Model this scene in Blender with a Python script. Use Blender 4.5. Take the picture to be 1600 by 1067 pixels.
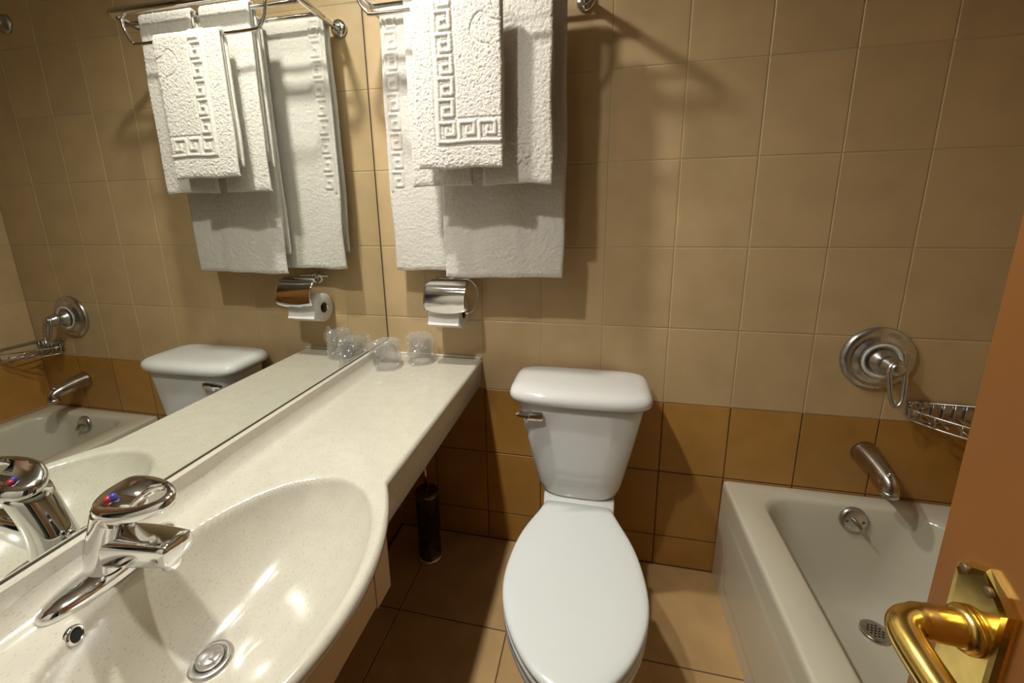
import bpy, bmesh, math, random
from mathutils import Vector, Matrix, noise

random.seed(7)
for o in list(bpy.data.objects):
    bpy.data.objects.remove(o)
scene = bpy.context.scene
col = scene.collection
PI = math.pi

# ------------------------------------------------------------------ camera
cam_d = bpy.data.cameras.new('camera')
cam = bpy.data.objects.new('camera', cam_d)
col.objects.link(cam)
cam_d.sensor_width = 36.0
cam_d.lens = 661.99 / 1600 * 36.0
cam_d.shift_x = (800 - 786.76) / 1600
cam_d.shift_y = (472.65 - 533.5) / 1600
cam_d.clip_start = 0.02
RX, UP, FW = (Vector((0.975549, 0.219111, -0.017137)), Vector((-0.032124, 0.21929, 0.975131)), Vector((-0.21742, 0.950738, -0.220967)))
M = Matrix.Identity(4)
for i in range(3):
    M[i][0] = RX[i]; M[i][1] = UP[i]; M[i][2] = -FW[i]
M[0][3], M[1][3], M[2][3] = 0.73949, -1.34681, 1.24565
cam.matrix_world = M
scene.camera = cam

# ------------------------------------------------------------------ world, exposure
world = bpy.data.worlds.new('world')
scene.world = world
world.use_nodes = True
world.node_tree.nodes['Background'].inputs[0].default_value = (0.9, 0.8, 0.68, 1)
world.node_tree.nodes['Background'].inputs[1].default_value = 0.005
scene.view_settings.view_transform = 'Standard'
scene.view_settings.look = 'None'
scene.view_settings.gamma = 1.0
scene.view_settings.use_curve_mapping = False
scene.view_settings.exposure = 0.0
LAMP_POWER = 57.0            # watts of each reflector lamp
LAMP_COL = (1.0, 0.99, 0.93)
LAMP_X, LAMP_Z, LAMP_Y = 0.165, 2.2, (-0.55, -1.05)
CEIL = 2.32

# ------------------------------------------------------------------ materials
MATS = {}
REFL = 0.80                    # reflectance scale of everything that is not metal
def mat(name, color, rough=0.5, metal=0.0, var=0.0, var_scale=6.0, bump=0.0, bump_scale=200.0, rand=0.0,
        speck=None, speck_scale=260.0, coat=0.0, spec=0.5, aniso=0.0, sheen=0.0, trans=0.0, ior=1.5, detail=3.0, rvar=0.0):
    m = bpy.data.materials.new(name); MATS[name] = m
    m.use_nodes = True
    nt = m.node_tree; N = nt.nodes; L = nt.links
    p = N['Principled BSDF']
    p.inputs['Roughness'].default_value = rough
    p.inputs['Metallic'].default_value = metal
    p.inputs['Coat Weight'].default_value = coat
    p.inputs['Coat Roughness'].default_value = 0.05
    p.inputs['Specular IOR Level'].default_value = spec
    p.inputs['Sheen Weight'].default_value = sheen
    p.inputs['Transmission Weight'].default_value = trans
    p.inputs['IOR'].default_value = ior
    geo = N.new('ShaderNodeNewGeometry')
    if metal < 0.5: color = tuple(c*REFL for c in color)
    c_out = None
    base = N.new('ShaderNodeRGB'); base.outputs[0].default_value = (*color, 1); c_out = base.outputs[0]
    if var > 0:
        n = N.new('ShaderNodeTexNoise'); n.inputs['Scale'].default_value = var_scale; n.inputs['Detail'].default_value = detail
        L.new(geo.outputs['Position'], n.inputs['Vector'])
        mr = N.new('ShaderNodeMapRange'); mr.inputs[1].default_value = 0.3; mr.inputs[2].default_value = 0.7
        mr.inputs[3].default_value = 1 - var; mr.inputs[4].default_value = 1 + var
        L.new(n.outputs['Fac'], mr.inputs[0])
        mx = N.new('ShaderNodeVectorMath'); mx.operation = 'SCALE'
        L.new(c_out, mx.inputs[0]); L.new(mr.outputs[0], mx.inputs['Scale']); c_out = mx.outputs[0]
    if rand > 0:
        oi = N.new('ShaderNodeObjectInfo')
        mr = N.new('ShaderNodeMapRange'); mr.inputs[3].default_value = 1 - rand; mr.inputs[4].default_value = 1 + rand
        L.new(oi.outputs['Random'], mr.inputs[0])
        mx = N.new('ShaderNodeVectorMath'); mx.operation = 'SCALE'
        L.new(c_out, mx.inputs[0]); L.new(mr.outputs[0], mx.inputs['Scale']); c_out = mx.outputs[0]
    if speck is not None:
        n = N.new('ShaderNodeTexNoise'); n.inputs['Scale'].default_value = speck_scale; n.inputs['Detail'].default_value = 1.5
        mp = N.new('ShaderNodeMapping'); mp.inputs['Scale'].default_value = (1.0, 0.45, 1.0); mp.inputs['Rotation'].default_value = (0.2, 0.3, 0.5)
        L.new(geo.outputs['Position'], mp.inputs['Vector']); L.new(mp.outputs[0], n.inputs['Vector'])
        mr = N.new('ShaderNodeMapRange'); mr.inputs[1].default_value = 0.60; mr.inputs[2].default_value = 0.70; mr.inputs[4].default_value = 0.5
        L.new(n.outputs['Fac'], mr.inputs[0])
        mx = N.new('ShaderNodeMix'); mx.data_type = 'RGBA'
        L.new(mr.outputs[0], mx.inputs['Factor']); L.new(c_out, mx.inputs['A']); mx.inputs['B'].default_value = (*speck, 1)
        c_out = mx.outputs['Result']
    L.new(c_out, p.inputs['Base Color'])
    if rvar > 0:
        n = N.new('ShaderNodeTexNoise'); n.inputs['Scale'].default_value = 25; n.inputs['Detail'].default_value = 4
        L.new(geo.outputs['Position'], n.inputs['Vector'])
        mr = N.new('ShaderNodeMapRange'); mr.inputs[1].default_value = 0.35; mr.inputs[2].default_value = 0.7
        mr.inputs[3].default_value = rough; mr.inputs[4].default_value = rough + rvar
        L.new(n.outputs['Fac'], mr.inputs[0]); L.new(mr.outputs[0], p.inputs['Roughness'])
    if bump > 0:
        n = N.new('ShaderNodeTexNoise'); n.inputs['Scale'].default_value = bump_scale; n.inputs['Detail'].default_value = 3
        L.new(geo.outputs['Position'], n.inputs['Vector'])
        b = N.new('ShaderNodeBump'); b.inputs['Strength'].default_value = bump; b.inputs['Distance'].default_value = 0.003
        L.new(n.outputs['Fac'], b.inputs['Height']); L.new(b.outputs[0], p.inputs['Normal'])
    return m

mat('beige_tile', (0.645, 0.455, 0.238), 0.32, var=0.07, var_scale=9, rand=0.035, bump=0.05, bump_scale=45, rvar=0.1)
mat('brown_tile', (0.51, 0.255, 0.054), 0.30, var=0.10, var_scale=10, rand=0.06, bump=0.05, bump_scale=45, rvar=0.1)
mat('floor_tile', (0.64, 0.40, 0.175), 0.34, var=0.10, var_scale=10, rand=0.05, bump=0.05, bump_scale=40, rvar=0.1)
mat('grout_light', (0.58, 0.45, 0.25), 0.9)
mat('grout_dark', (0.13, 0.06, 0.025), 0.9)
mat('plaster', (0.62, 0.56, 0.47), 0.9, var=0.04)
mat('marble', (0.625, 0.58, 0.478), 0.16, var=0.035, var_scale=30, speck=(0.33, 0.27, 0.18), speck_scale=430, coat=0.25)
mat('porcelain', (0.80, 0.79, 0.75), 0.10, coat=0.6, var=0.01)
mat('seat_plastic', (0.80, 0.82, 0.79), 0.14, var=0.01)
mat('tub_enamel', (0.72, 0.665, 0.52), 0.16, coat=0.4, var=0.02)
mat('chrome', (0.80, 0.80, 0.80), 0.07, 1.0, var=0.03, var_scale=40, rvar=0.06)
mat('chrome_dull', (0.55, 0.53, 0.50), 0.24, 1.0, var=0.08, var_scale=40, rvar=0.12)
mat('chrome_old', (0.50, 0.45, 0.40), 0.22, 1.0, var=0.12, var_scale=40, rvar=0.1)
mat('brass', (0.80, 0.56, 0.16), 0.16, 1.0, var=0.12, var_scale=60, rvar=0.12)
mat('dark_steel', (0.16, 0.13, 0.12), 0.22, 1.0, rvar=0.1)
mat('brass_screw', (0.16, 0.10, 0.05), 0.5, 0.6)
mat('dark_hole', (0.01, 0.008, 0.006), 0.9)
mat('dark_edge', (0.10, 0.075, 0.05), 0.5)
mat('mirror_silver', (0.79, 0.81, 0.775), 0.0, 1.0)
mat('towel', (0.80, 0.745, 0.66), 0.95, spec=0.1, sheen=0.15, bump=0.9, bump_scale=430, var=0.10, var_scale=420)
mat('towel_hem', (0.76, 0.72, 0.64), 0.9, spec=0.1, sheen=0.2, bump=0.35, bump_scale=900)
mat('paper', (0.88, 0.85, 0.80), 0.95, bump=0.1, bump_scale=300)
mat('cardboard', (0.20, 0.14, 0.09), 0.9)
mat('wood_door', (0.25, 0.092, 0.016), 0.42, var=0.10, var_scale=5, rvar=0.08)
mat('black_plastic', (0.02, 0.018, 0.016), 0.35)
mat('red_dot', (0.45, 0.03, 0.04), 0.3)
mat('blue_dot', (0.04, 0.05, 0.40), 0.3)
mat('caulk', (0.74, 0.68, 0.56), 0.6)

def film_mat(name, rough, white, f0, f1):
    """thin clear sheet: see-through, shiny at grazing angles, a trace of milkiness"""
    m = bpy.data.materials.new(name); MATS[name] = m
    m.use_nodes = True
    nt = m.node_tree; N = nt.nodes; L = nt.links
    out = N['Material Output']
    N.remove(N['Principled BSDF'])
    tr = N.new('ShaderNodeBsdfTransparent'); tr.inputs[0].default_value = (0.985, 0.985, 0.98, 1)
    gl = N.new('ShaderNodeBsdfGlossy'); gl.inputs['Roughness'].default_value = rough
    d1 = N.new('ShaderNodeBsdfTranslucent'); d1.inputs[0].default_value = (0.92, 0.92, 0.92, 1)
    d2 = N.new('ShaderNodeBsdfDiffuse'); d2.inputs[0].default_value = (0.92, 0.92, 0.92, 1)
    df = N.new('ShaderNodeMixShader'); df.inputs[0].default_value = 0.5
    L.new(d1.outputs[0], df.inputs[1]); L.new(d2.outputs[0], df.inputs[2])
    lw = N.new('ShaderNodeLayerWeight'); lw.inputs[0].default_value = 0.35
    mp = N.new('ShaderNodeMapRange'); mp.inputs[3].default_value = f0; mp.inputs[4].default_value = f1
    L.new(lw.outputs['Facing'], mp.inputs[0])
    m1 = N.new('ShaderNodeMixShader'); m1.inputs[0].default_value = white
    L.new(tr.outputs[0], m1.inputs[1]); L.new(df.outputs[0], m1.inputs[2])
    m2 = N.new('ShaderNodeMixShader')
    L.new(mp.outputs[0], m2.inputs[0]); L.new(m1.outputs[0], m2.inputs[1]); L.new(gl.outputs[0], m2.inputs[2])
    L.new(m2.outputs[0], out.inputs[0])
film_mat('plastic_film', 0.15, 0.15, 0.05, 0.24)
film_mat('clear_glass', 0.03, 0.03, 0.03, 0.30)
def emit_mat():
    m = bpy.data.materials.new('lamp_lens'); MATS['lamp_lens'] = m
    m.use_nodes = True
    p = m.node_tree.nodes['Principled BSDF']
    p.inputs['Base Color'].default_value = (0.9, 0.9, 0.9, 1)
    p.inputs['Emission Color'].default_value = (*LAMP_COL, 1)
    p.inputs['Emission Strength'].default_value = 30.0
emit_mat()

# ------------------------------------------------------------------ helpers
BASE = {}
def link(o, parent=None, base=None):
    col.objects.link(o)
    if parent is not None:
        o.parent = parent; BASE[o.name] = BASE[parent.name]
    else:
        BASE[o.name] = Vector(base); o.location = base
    return o
def thing(name, label, cat, base, group=None):
    o = bpy.data.objects.new(name, None); o.empty_display_size = 0.05
    link(o, None, base); tag(o, label, cat, group); return o
def tag(o, label, cat, group=None):
    o['label'] = label; o['category'] = cat
    if group: o['group'] = group
    return o
def part(name, geo, m, parent=None, base=(0, 0, 0), smooth=True, label=None):
    """geo = (verts, faces) in world coordinates; one mesh object"""
    v, f = geo
    b = BASE[parent.name] if parent is not None else Vector(base)
    me = bpy.data.meshes.new(name)
    me.from_pydata([(p[0]-b[0], p[1]-b[1], p[2]-b[2]) for p in v], [], f)
    me.validate(); me.update()
    if isinstance(m, str): m = [m]
    for k in m: me.materials.append(MATS[k])
    if smooth:
        for p in me.polygons: p.use_smooth = True
    o = bpy.data.objects.new(name, me)
    link(o, parent, b)
    if label: o['label'] = label
    return o
def weld(o, auto=None):
    bm = bmesh.new(); bm.from_mesh(o.data)
    bmesh.ops.remove_doubles(bm, verts=bm.verts, dist=1e-5)
    bmesh.ops.recalc_face_normals(bm, faces=bm.faces)
    bm.to_mesh(o.data); bm.free()
    if auto is not None:
        try: o.data.set_sharp_from_angle(angle=math.radians(auto))
        except Exception: pass
    return o
def struct(o):
    o['kind'] = 'structure'; return o
def join(*gs):
    V, F = [], []
    for v, f in gs:
        n = len(V); V += list(v); F += [tuple(i+n for i in q) for q in f]
    return V, F
def box(x0, x1, y0, y1, z0, z1, b=0.0, seg=2):
    bm = bmesh.new()
    bmesh.ops.create_cube(bm, size=1.0)
    for v in bm.verts:
        v.co = Vector(((x0+x1)/2 + v.co.x*(x1-x0), (y0+y1)/2 + v.co.y*(y1-y0), (z0+z1)/2 + v.co.z*(z1-z0)))
    if b > 0:
        bmesh.ops.bevel(bm, geom=list(bm.edges), offset=b, segments=seg, profile=0.5, affect='EDGES')
    bmesh.ops.recalc_face_normals(bm, faces=bm.faces)
    bm.verts.index_update()
    g = ([tuple(v.co) for v in bm.verts], [tuple(v.index for v in f.verts) for f in bm.faces])
    bm.free(); return g
def loft(rings, cap0=True, cap1=True, closed=True):
    V = [tuple(p) for r in rings for p in r]; n = len(rings[0]); F = []
    for k in range(len(rings)-1):
        for i in range(n if closed else n-1):
            j = (i+1) % n
            F.append((k*n+i, k*n+j, (k+1)*n+j, (k+1)*n+i))
    if cap0: F.append(tuple(reversed(range(n))))
    if cap1: F.append(tuple((len(rings)-1)*n+i for i in range(n)))
    return V, F
def spline(pts, n=8, closed=False):
    P = [Vector(p) for p in pts]; out = []
    m = len(P)
    rng = range(m if closed else m-1)
    for i in rng:
        if closed: a, b, c, d = P[(i-1) % m], P[i], P[(i+1) % m], P[(i+2) % m]
        else: a, b, c, d = P[max(i-1, 0)], P[i], P[i+1], P[min(i+2, m-1)]
        for k in range(n):
            t = k/n
            out.append(0.5*((2*b) + (c-a)*t + (2*a-5*b+4*c-d)*t*t + (3*b-a-3*c+d)*t*t*t))
    if not closed: out.append(P[-1])
    return out
def tube(path, r, n=10, closed=False, caps=True, flat=1.0):
    P = [Vector(p) for p in path]; m = len(P)
    rad = r if isinstance(r, (list, tuple)) else [r]*m
    T = []
    for i in range(m):
        a = P[(i-1) % m] if (closed or i > 0) else P[i]
        b = P[(i+1) % m] if (closed or i < m-1) else P[i]
        T.append((b-a).normalized())
    ref = Vector((0, 0, 1)) if abs(T[0].z) < 0.9 else Vector((1, 0, 0))
    u = (ref - T[0]*ref.dot(T[0])).normalized()
    rings = []
    for i in range(m):
        u = (u - T[i]*u.dot(T[i])).normalized(); w = T[i].cross(u)
        rings.append([P[i] + u*(rad[i]*math.cos(2*PI*k/n)) + w*(rad[i]*flat*math.sin(2*PI*k/n)) for k in range(n)])
    if closed: return loft(rings + [rings[0]], False, False)
    return loft(rings, caps, caps)
def lathe(profile, origin, axis=(0, 0, 1), n=32, cap0=True, cap1=True, ang0=0.0):
    A = Vector(axis).normalized(); ref = Vector((0, 0, 1)) if abs(A.z) < 0.9 else Vector((1, 0, 0))
    u = (ref - A*ref.dot(A)).normalized(); w = A.cross(u); O = Vector(origin)
    rings = [[O + A*h + (u*math.cos(2*PI*k/n+ang0) + w*math.sin(2*PI*k/n+ang0))*r for k in range(n)] for r, h in profile]
    return loft(rings, cap0, cap1)
def lerp_table(tab, x):
    if x <= tab[0][0]: return tab[0][1]
    for (a, fa), (b, fb) in zip(tab, tab[1:]):
        if x <= b: return fa + (fb-fa)*(x-a)/(b-a)
    return tab[-1][1]
def sm(a, b, x):
    t = min(1, max(0, (x-a)/(b-a))); return t*t*(3-2*t)

# ------------------------------------------------------------------ room shell
W_R, Y_F = 1.780, -1.66          # right wall, front (door) wall
ZROW = [0.0, 0.118, 0.368, 0.618, 0.868, 1.118, 1.368, 1.618, 1.868, 2.118, CEIL]
XCOL = [0.0] + [0.157 + 0.2*i for i in range(8)] + [W_R]
G = 0.0016                       # half joint

def slab(name, x0, x1, y0, y1, z0, z1, m):
    return struct(part(name, box(x0, x1, y0, y1, z0, z1), m, base=((x0+x1)/2, (y0+y1)/2, z0), smooth=False))
TILE = {}
def tile_mesh(w, h, m, t=0.007):
    """a tile lying in local x (width) and z (height), its glazed face towards -y, edges chamfered"""
    key = (round(w, 4), round(h, 4), m)
    if key not in TILE:
        a, b, c = w/2-G, h/2-G, 0.0014
        V = [(-a, t, -b), (a, t, -b), (a, t, b), (-a, t, b),
             (-a, c*0.8, -b), (a, c*0.8, -b), (a, c*0.8, b), (-a, c*0.8, b),
             (-a+c, 0, -b+c), (a-c, 0, -b+c), (a-c, 0, b-c), (-a+c, 0, b-c)]
        F = [(8, 9, 10, 11)]
        for i in range(4):
            j = (i+1) % 4
            F += [(i, j, 4+j, 4+i), (4+i, 4+j, 8+j, 8+i)]
        me = bpy.data.meshes.new('tile'); me.from_pydata(V, [], F); me.update()
        me.materials.append(MATS[m]); TILE[key] = me
    return TILE[key]
def tile(parent, w, h, m, center, rot, wob=0.0012):
    o = bpy.data.objects.new('tile', tile_mesh(w, h, m)); link(o, parent)
    o.location = Vector(center) - BASE[parent.name]
    R = Matrix.Rotation(rot[2], 3, 'Z') @ Matrix.Rotation(rot[0], 3, 'X')
    J = Matrix.Rotation(random.uniform(-wob, wob), 3, 'X') @ Matrix.Rotation(random.uniform(-wob, wob), 3, 'Z')
    o.rotation_euler = (R @ J).to_euler()
    return o

wall_back = slab('wall_back', -0.12, W_R+0.12, 0.0012, 0.12, 0.0, CEIL, 'grout_light')
back_low = part('grout_band', box(0, W_R, 0.0009, 0.004, 0, 0.6175), 'grout_dark', wall_back, smooth=False)
for i in range(len(XCOL)-1):
    for j in range(len(ZROW)-1):
        w, h = XCOL[i+1]-XCOL[i], ZROW[j+1]-ZROW[j]
        tile(wall_back, w, h, 'brown_tile' if j < 3 else 'beige_tile', ((XCOL[i]+XCOL[i+1])/2, 0.0, (ZROW[j]+ZROW[j+1])/2), (0, 0, 0))
wall_right = slab('wall_right', W_R+0.0012, W_R+0.12, Y_F, 0.0, 0.0, CEIL, 'grout_light')
YCOL = [0.0 - 0.2*i for i in range(9)]
for i in range(8):
    for j in range(len(ZROW)-1):
        h = ZROW[j+1]-ZROW[j]
        tile(wall_right, 0.2, h, 'brown_tile' if j < 3 else 'beige_tile', (W_R, -0.1-0.2*i, (ZROW[j]+ZROW[j+1])/2), (0, 0, -PI/2))
wall_left = slab('wall_left', -0.12, -0.0075, Y_F, 0.0, 0.0, CEIL, 'grout_dark')
for i in range(8):
    for j in range(4):
        z1 = min(ZROW[j+1], 0.72)
        tile(wall_left, 0.2, z1-ZROW[j], 'brown_tile' if j < 3 else 'beige_tile', (-0.006, -0.1-0.2*i, (ZROW[j]+z1)/2), (0, 0, PI/2))
for i in range(8):
    for z0, z1 in ((2.002, 2.118), (2.118, CEIL)):
        tile(wall_left, 0.2, z1-z0, 'beige_tile', (-0.006, -0.1-0.2*i, (z0+z1)/2), (0, 0, PI/2))
floor = slab('floor', -0.12, W_R+0.12, Y_F-1.2, 0.12, -0.1, -0.0012, 'grout_dark')
FX = [0.0, 0.153, 0.503, 0.853, 1.203, 1.553, W_R]
FY = [0.0, -0.35, -0.70, -1.05, -1.40, -1.66]
for i in range(len(FX)-1):
    for j in range(len(FY)-1):
        tile(floor, FX[i+1]-FX[i], FY[j]-FY[j+1], 'floor_tile', ((FX[i]+FX[i+1])/2, (FY[j]+FY[j+1])/2, 0.0), (-PI/2, 0, 0), 0.0006)
ceiling = slab('ceiling', -0.12, W_R+0.12, Y_F-1.2, 0.12, CEIL, CEIL+0.1, 'plaster')
# front wall behind the camera, with the doorway
DX0, DX1, DZ = 0.37, 1.09, 2.06
gf = join(box(-0.12, DX0, Y_F-0.12, Y_F, 0, CEIL), box(DX1, W_R+0.12, Y_F-0.12, Y_F, 0, CEIL), box(DX0, DX1, Y_F-0.12, Y_F, DZ, CEIL))
struct(part('wall_front', gf, 'plaster', base=(0.8, Y_F-0.06, 0), smooth=False))
gc = join(box(-0.12, W_R+0.12, Y_F-1.3, Y_F-1.2, 0, CEIL))
struct(part('wall_corridor', gc, 'plaster', base=(0.8, Y_F-1.25, 0), smooth=False))

# ------------------------------------------------------------------ ceiling lamps (light source)
def downlight(y, label):
    t = thing('downlight', label, 'lamp', (LAMP_X, y, CEIL), 'downlights over the vanity')
    R0 = 0.050
    part('housing', lathe([(R0+0.012, 0.0), (R0+0.012, -(CEIL-LAMP_Z)-0.002), (R0+0.008, -(CEIL-LAMP_Z)-0.006), (R0, -(CEIL-LAMP_Z)-0.004), (R0, -(CEIL-LAMP_Z)+0.02)], (LAMP_X, y, CEIL), n=32, cap0=True, cap1=True), 'chrome_dull', t)
    part('lens', lathe([(0.0005, 0.0), (R0-0.006, 0.0)], (LAMP_X, y, LAMP_Z), axis=(0, 0, -1), n=24, cap0=True, cap1=False), 'lamp_lens', t)
    ld = bpy.data.lights.new('reflector_bulb', 'SPOT'); ld.energy = LAMP_POWER; ld.color = LAMP_COL
    ld.spot_size = math.radians(164); ld.spot_blend = 1.0; ld.shadow_soft_size = 0.03
    lo = bpy.data.objects.new('reflector_bulb', ld); link(lo, t); lo.location = (0, 0, LAMP_Z-CEIL-0.010)
downlight(LAMP_Y[0], 'round ceiling downlight above the counter end nearest the towels')
downlight(LAMP_Y[1], 'round ceiling downlight above the wash basin')

# ------------------------------------------------------------------ wall mirror
mir = thing('wall_mirror', 'large frameless wall mirror standing on the counter upstand', 'mirror', (0, -0.8, 0.782))
part('mirror_glass', box(-0.0055, 0.0, -1.62, -0.006, 0.784, 2.0), 'mirror_silver', mir, smooth=False)
part('edge_strip', box(-0.0055, 0.0012, -1.62, -0.012, 0.7822, 0.7852), 'dark_edge', mir, smooth=False, label='thin dark strip along the mirror bottom')
part('corner_strip', box(-0.0055, 0.0008, -0.0062, -0.003, 0.7822, 2.0), 'dark_edge', mir, smooth=False)

# ------------------------------------------------------------------ vanity counter with moulded basin
ZC = 0.73
BCX, BCY, BA, BB, BD = 0.25, -0.945, 0.162, 0.245, 0.128
DRAIN = (0.200, -0.964)
def front_x(y):
    u = (y+0.94)/0.25
    return 0.352 + (0.081*(1-u*u) if abs(u) < 1 else 0)
def basin_depth(x, y):
    e0 = math.sqrt(((x-BCX)/BA)**2 + ((y-BCY)/BB)**2)
    if e0 >= 1.06: return 0.0
    k = max(0, 1-e0)
    e = math.sqrt(((x-BCX+0.05*k)/BA)**2 + ((y-BCY+0.02*k)/BB)**2)
    if e >= 1: return 0.0022*(1-sm(1.0, 1.06, e))
    return 0.0022 + BD*(1-e**2.3)**0.80
vanity = thing('vanity_counter', 'long cream speckled marble vanity counter with moulded oval wash basin', 'counter', (0.18, -0.75, 0.47))
ys = []
y = -0.0015
while y > -1.56:
    ys.append(y); y -= 0.0042
rings = []
NT = 96
for y in ys:
    xf = front_x(y); row = []
    x0 = 0.0
    rb = 0.011
    for k in range(NT+1):
        x = x0 + (xf-rb-x0)*k/NT
        z = ZC - basin_depth(x, y)
        if x < 0.046:                                   # cove up to the upstand
            t = (0.046-x)/0.030
            if x > 0.016: z += 0.026*t*t
            else: z += 0.026 + (0.016-x)*5.0
            z = min(z, 0.779)
        row.append((x, y, z))
    for k in range(1, 7):
        a = k/6*PI/2
        row.append((xf-rb+rb*math.sin(a), y, ZC-rb+rb*math.cos(a)))
    inb = sm(0.0, 0.022, min(y+1.19, -0.69-y))          # 0 on straight run, 1 on the bulge
    zb = 0.6185 + (0.682-0.6185)*inb
    xb = xf - (0.016 + 0.004*inb)
    row += [(xf-0.002, y, ZC-0.02), (xf-0.005-0.003*inb, y, zb+0.02), (xb+0.004, y, zb+0.006), (xb, y, zb), (xb-0.012, y, zb-0.001), (xb-0.020, y, zb-0.001)]
    rings.append(row)
worktop = part('worktop', loft(rings, False, False, closed=False), 'marble', vanity)
part('upstand', loft([[(0.0005, y, 0.73), (0.0005, y, 0.7815), (0.0100, y, 0.7815), (0.0125, y, 0.7795), (0.0165, y, 0.756)] for y in (-0.0015, -1.56)], True, True), 'marble', vanity, smooth=False)
part('wall_sealant', tube(spline([(0.03, -0.003, 0.7325), (0.2, -0.0035, 0.733), (0.35, -0.003, 0.7325)], 6), 0.005, 8), 'caulk', vanity)
# tiled apron under the basin
apron = part('apron_backing', box(0.285, 0.322, -1.55, -0.675, 0.475, 0.612), 'grout_light', vanity, smooth=False)
for (a, b, z0) in ((-0.672, -0.731, 0.462), (-0.731, -0.931, 0.472), (-0.931, -1.131, 0.472), (-1.131, -1.331, 0.472), (-1.331, -1.531, 0.472)):
    o = tile(apron, a-b, 0.617-z0, 'beige_tile', (0.3295, (a+b)/2, (0.617+z0)/2), (0, 0, PI/2))
o = tile(apron, 0.046, 0.15, 'beige_tile', (0.3035, -0.6685, 0.542), (0, 0, PI))
# waste and overflow
zd = ZC - basin_depth(*DRAIN)
waste = part('waste_flange', lathe([(0.0, -0.004), (0.016, -0.004), (0.018, 0.003), (0.024, 0.0055), (0.029, 0.004), (0.031, -0.002)], (*DRAIN, zd), n=36, cap0=False, cap1=False), 'chrome_dull', vanity)
part('stopper', join(lathe([(0.0, 0.013), (0.013, 0.0125), (0.0175, 0.010), (0.018, 0.004), (0.015, -0.002)], (*DRAIN, zd), n=24, cap0=False, cap1=False),
     box(DRAIN[0]+0.004, DRAIN[0]+0.018, DRAIN[1]-0.007, DRAIN[1]+0.007, zd+0.006, zd+0.014, 0.002)), 'chrome_dull', waste)
# overflow ring on the basin wall below the tap
ox, oy = 0.1035, -1.046
oz = ZC - basin_depth(ox, oy)
nx = Vector((basin_depth(ox+0.002, oy)-basin_depth(ox-0.002, oy), basin_depth(ox, oy+0.002)-basin_depth(ox, oy-0.002), 0.004)).normalized()
ov = part('overflow_ring', lathe([(0.0085, -0.003), (0.0085, 0.0018), (0.0105, 0.0026), (0.0125, 0.0005), (0.0125, -0.004)], (ox, oy, oz), axis=nx, n=28, cap0=False, cap1=False), 'chrome', vanity)
part('overflow_hole', lathe([(0.0002, 0.0), (0.0088, 0.0)], Vector((ox, oy, oz))+nx*0.0008, axis=nx, n=20, cap0=False, cap1=False), 'dark_hole', ov)

# ------------------------------------------------------------------ basin mixer tap
fy, fx = -0.962, 0.052
tap = thing('basin_tap', 'chrome single-lever mixer tap with red and blue dot beside the basin', 'tap', (fx, fy, ZC))
def pill(cx, cy, hl, hw, n=48, p=2.4):
    pts = []
    for k in range(n):
        a = 2*PI*k/n
        c, s = math.cos(a), math.sin(a)
        pts.append((cx + hw*math.copysign(abs(c)**(2/p), c), cy + hl*math.copysign(abs(s)**(2/2.0), s)))
    return pts
rr = []
for (z, k) in ((0.0, 1.0), (0.006, 1.0), (0.010, 0.97), (0.013, 0.90), (0.016, 0.76), (0.0175, 0.55), (0.018, 0.2)):
    rr.append([(a, b, ZC+z+0.0003) for a, b in pill(fx, fy, 0.090*k, 0.031*k)])
part('base_plate', loft(rr, False, True), 'chrome', tap)
rr = []
for t in [i/14 for i in range(15)]:
    z = ZC+0.012 + 0.105*t
    cx = fx - 0.002 + 0.042*t - 0.006*math.sin(PI*t)
    hx = 0.0265 + 0.006*(1-t)**3 + 0.0085*t
    hy = 0.0225 + 0.010*(1-t)**4 + 0.004*t
    ring = []
    for k in range(32):
        a = 2*PI*k/32; c, s = math.cos(a), math.sin(a)
        ring.append((cx + hx*math.copysign(abs(c)**0.85, c), fy + hy*math.copysign(abs(s)**0.85, s), z + 0.22*hx*c))
    rr.append(ring)
part('body', loft(rr, False, True), 'chrome', tap)
# spout: flattened box section reaching over the basin
rr = []
for t in [i/12 for i in range(13)]:
    x = 0.062 + 0.121*t
    ztop = 0.800 + 0.010*math.sin(PI*0.5*t) - 0.002*t
    zbot = 0.748 + 0.027*t**0.7
    hy = 0.0240 - 0.0020*t + 0.002*math.sin(PI*t)
    ring = []
    zc, hz = (ztop+zbot)/2, (ztop-zbot)/2
    for k in range(32):
        a = 2*PI*k/32; c, s = math.cos(a), math.sin(a)
        ring.append((x + (0.004 if t > 0.95 else 0)*0 , fy + hy*math.copysign(abs(c)**0.45, c), zc + hz*math.copysign(abs(s)**0.45, s)))
    rr.append(ring)
e = [((p[0]+0.003), fy+(p[1]-fy)*0.88, 0.792+(p[2]-0.792)*0.86) for p in rr[-1]]
sp = part('spout', loft(rr+[e], True, True), 'chrome', tap)
part('aerator', lathe([(0.0, -0.013), (0.010, -0.013), (0.0118, -0.011), (0.0135, 0.008)], (0.166, fy, 0.772), n=28, cap0=False), 'chrome', sp)
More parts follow.
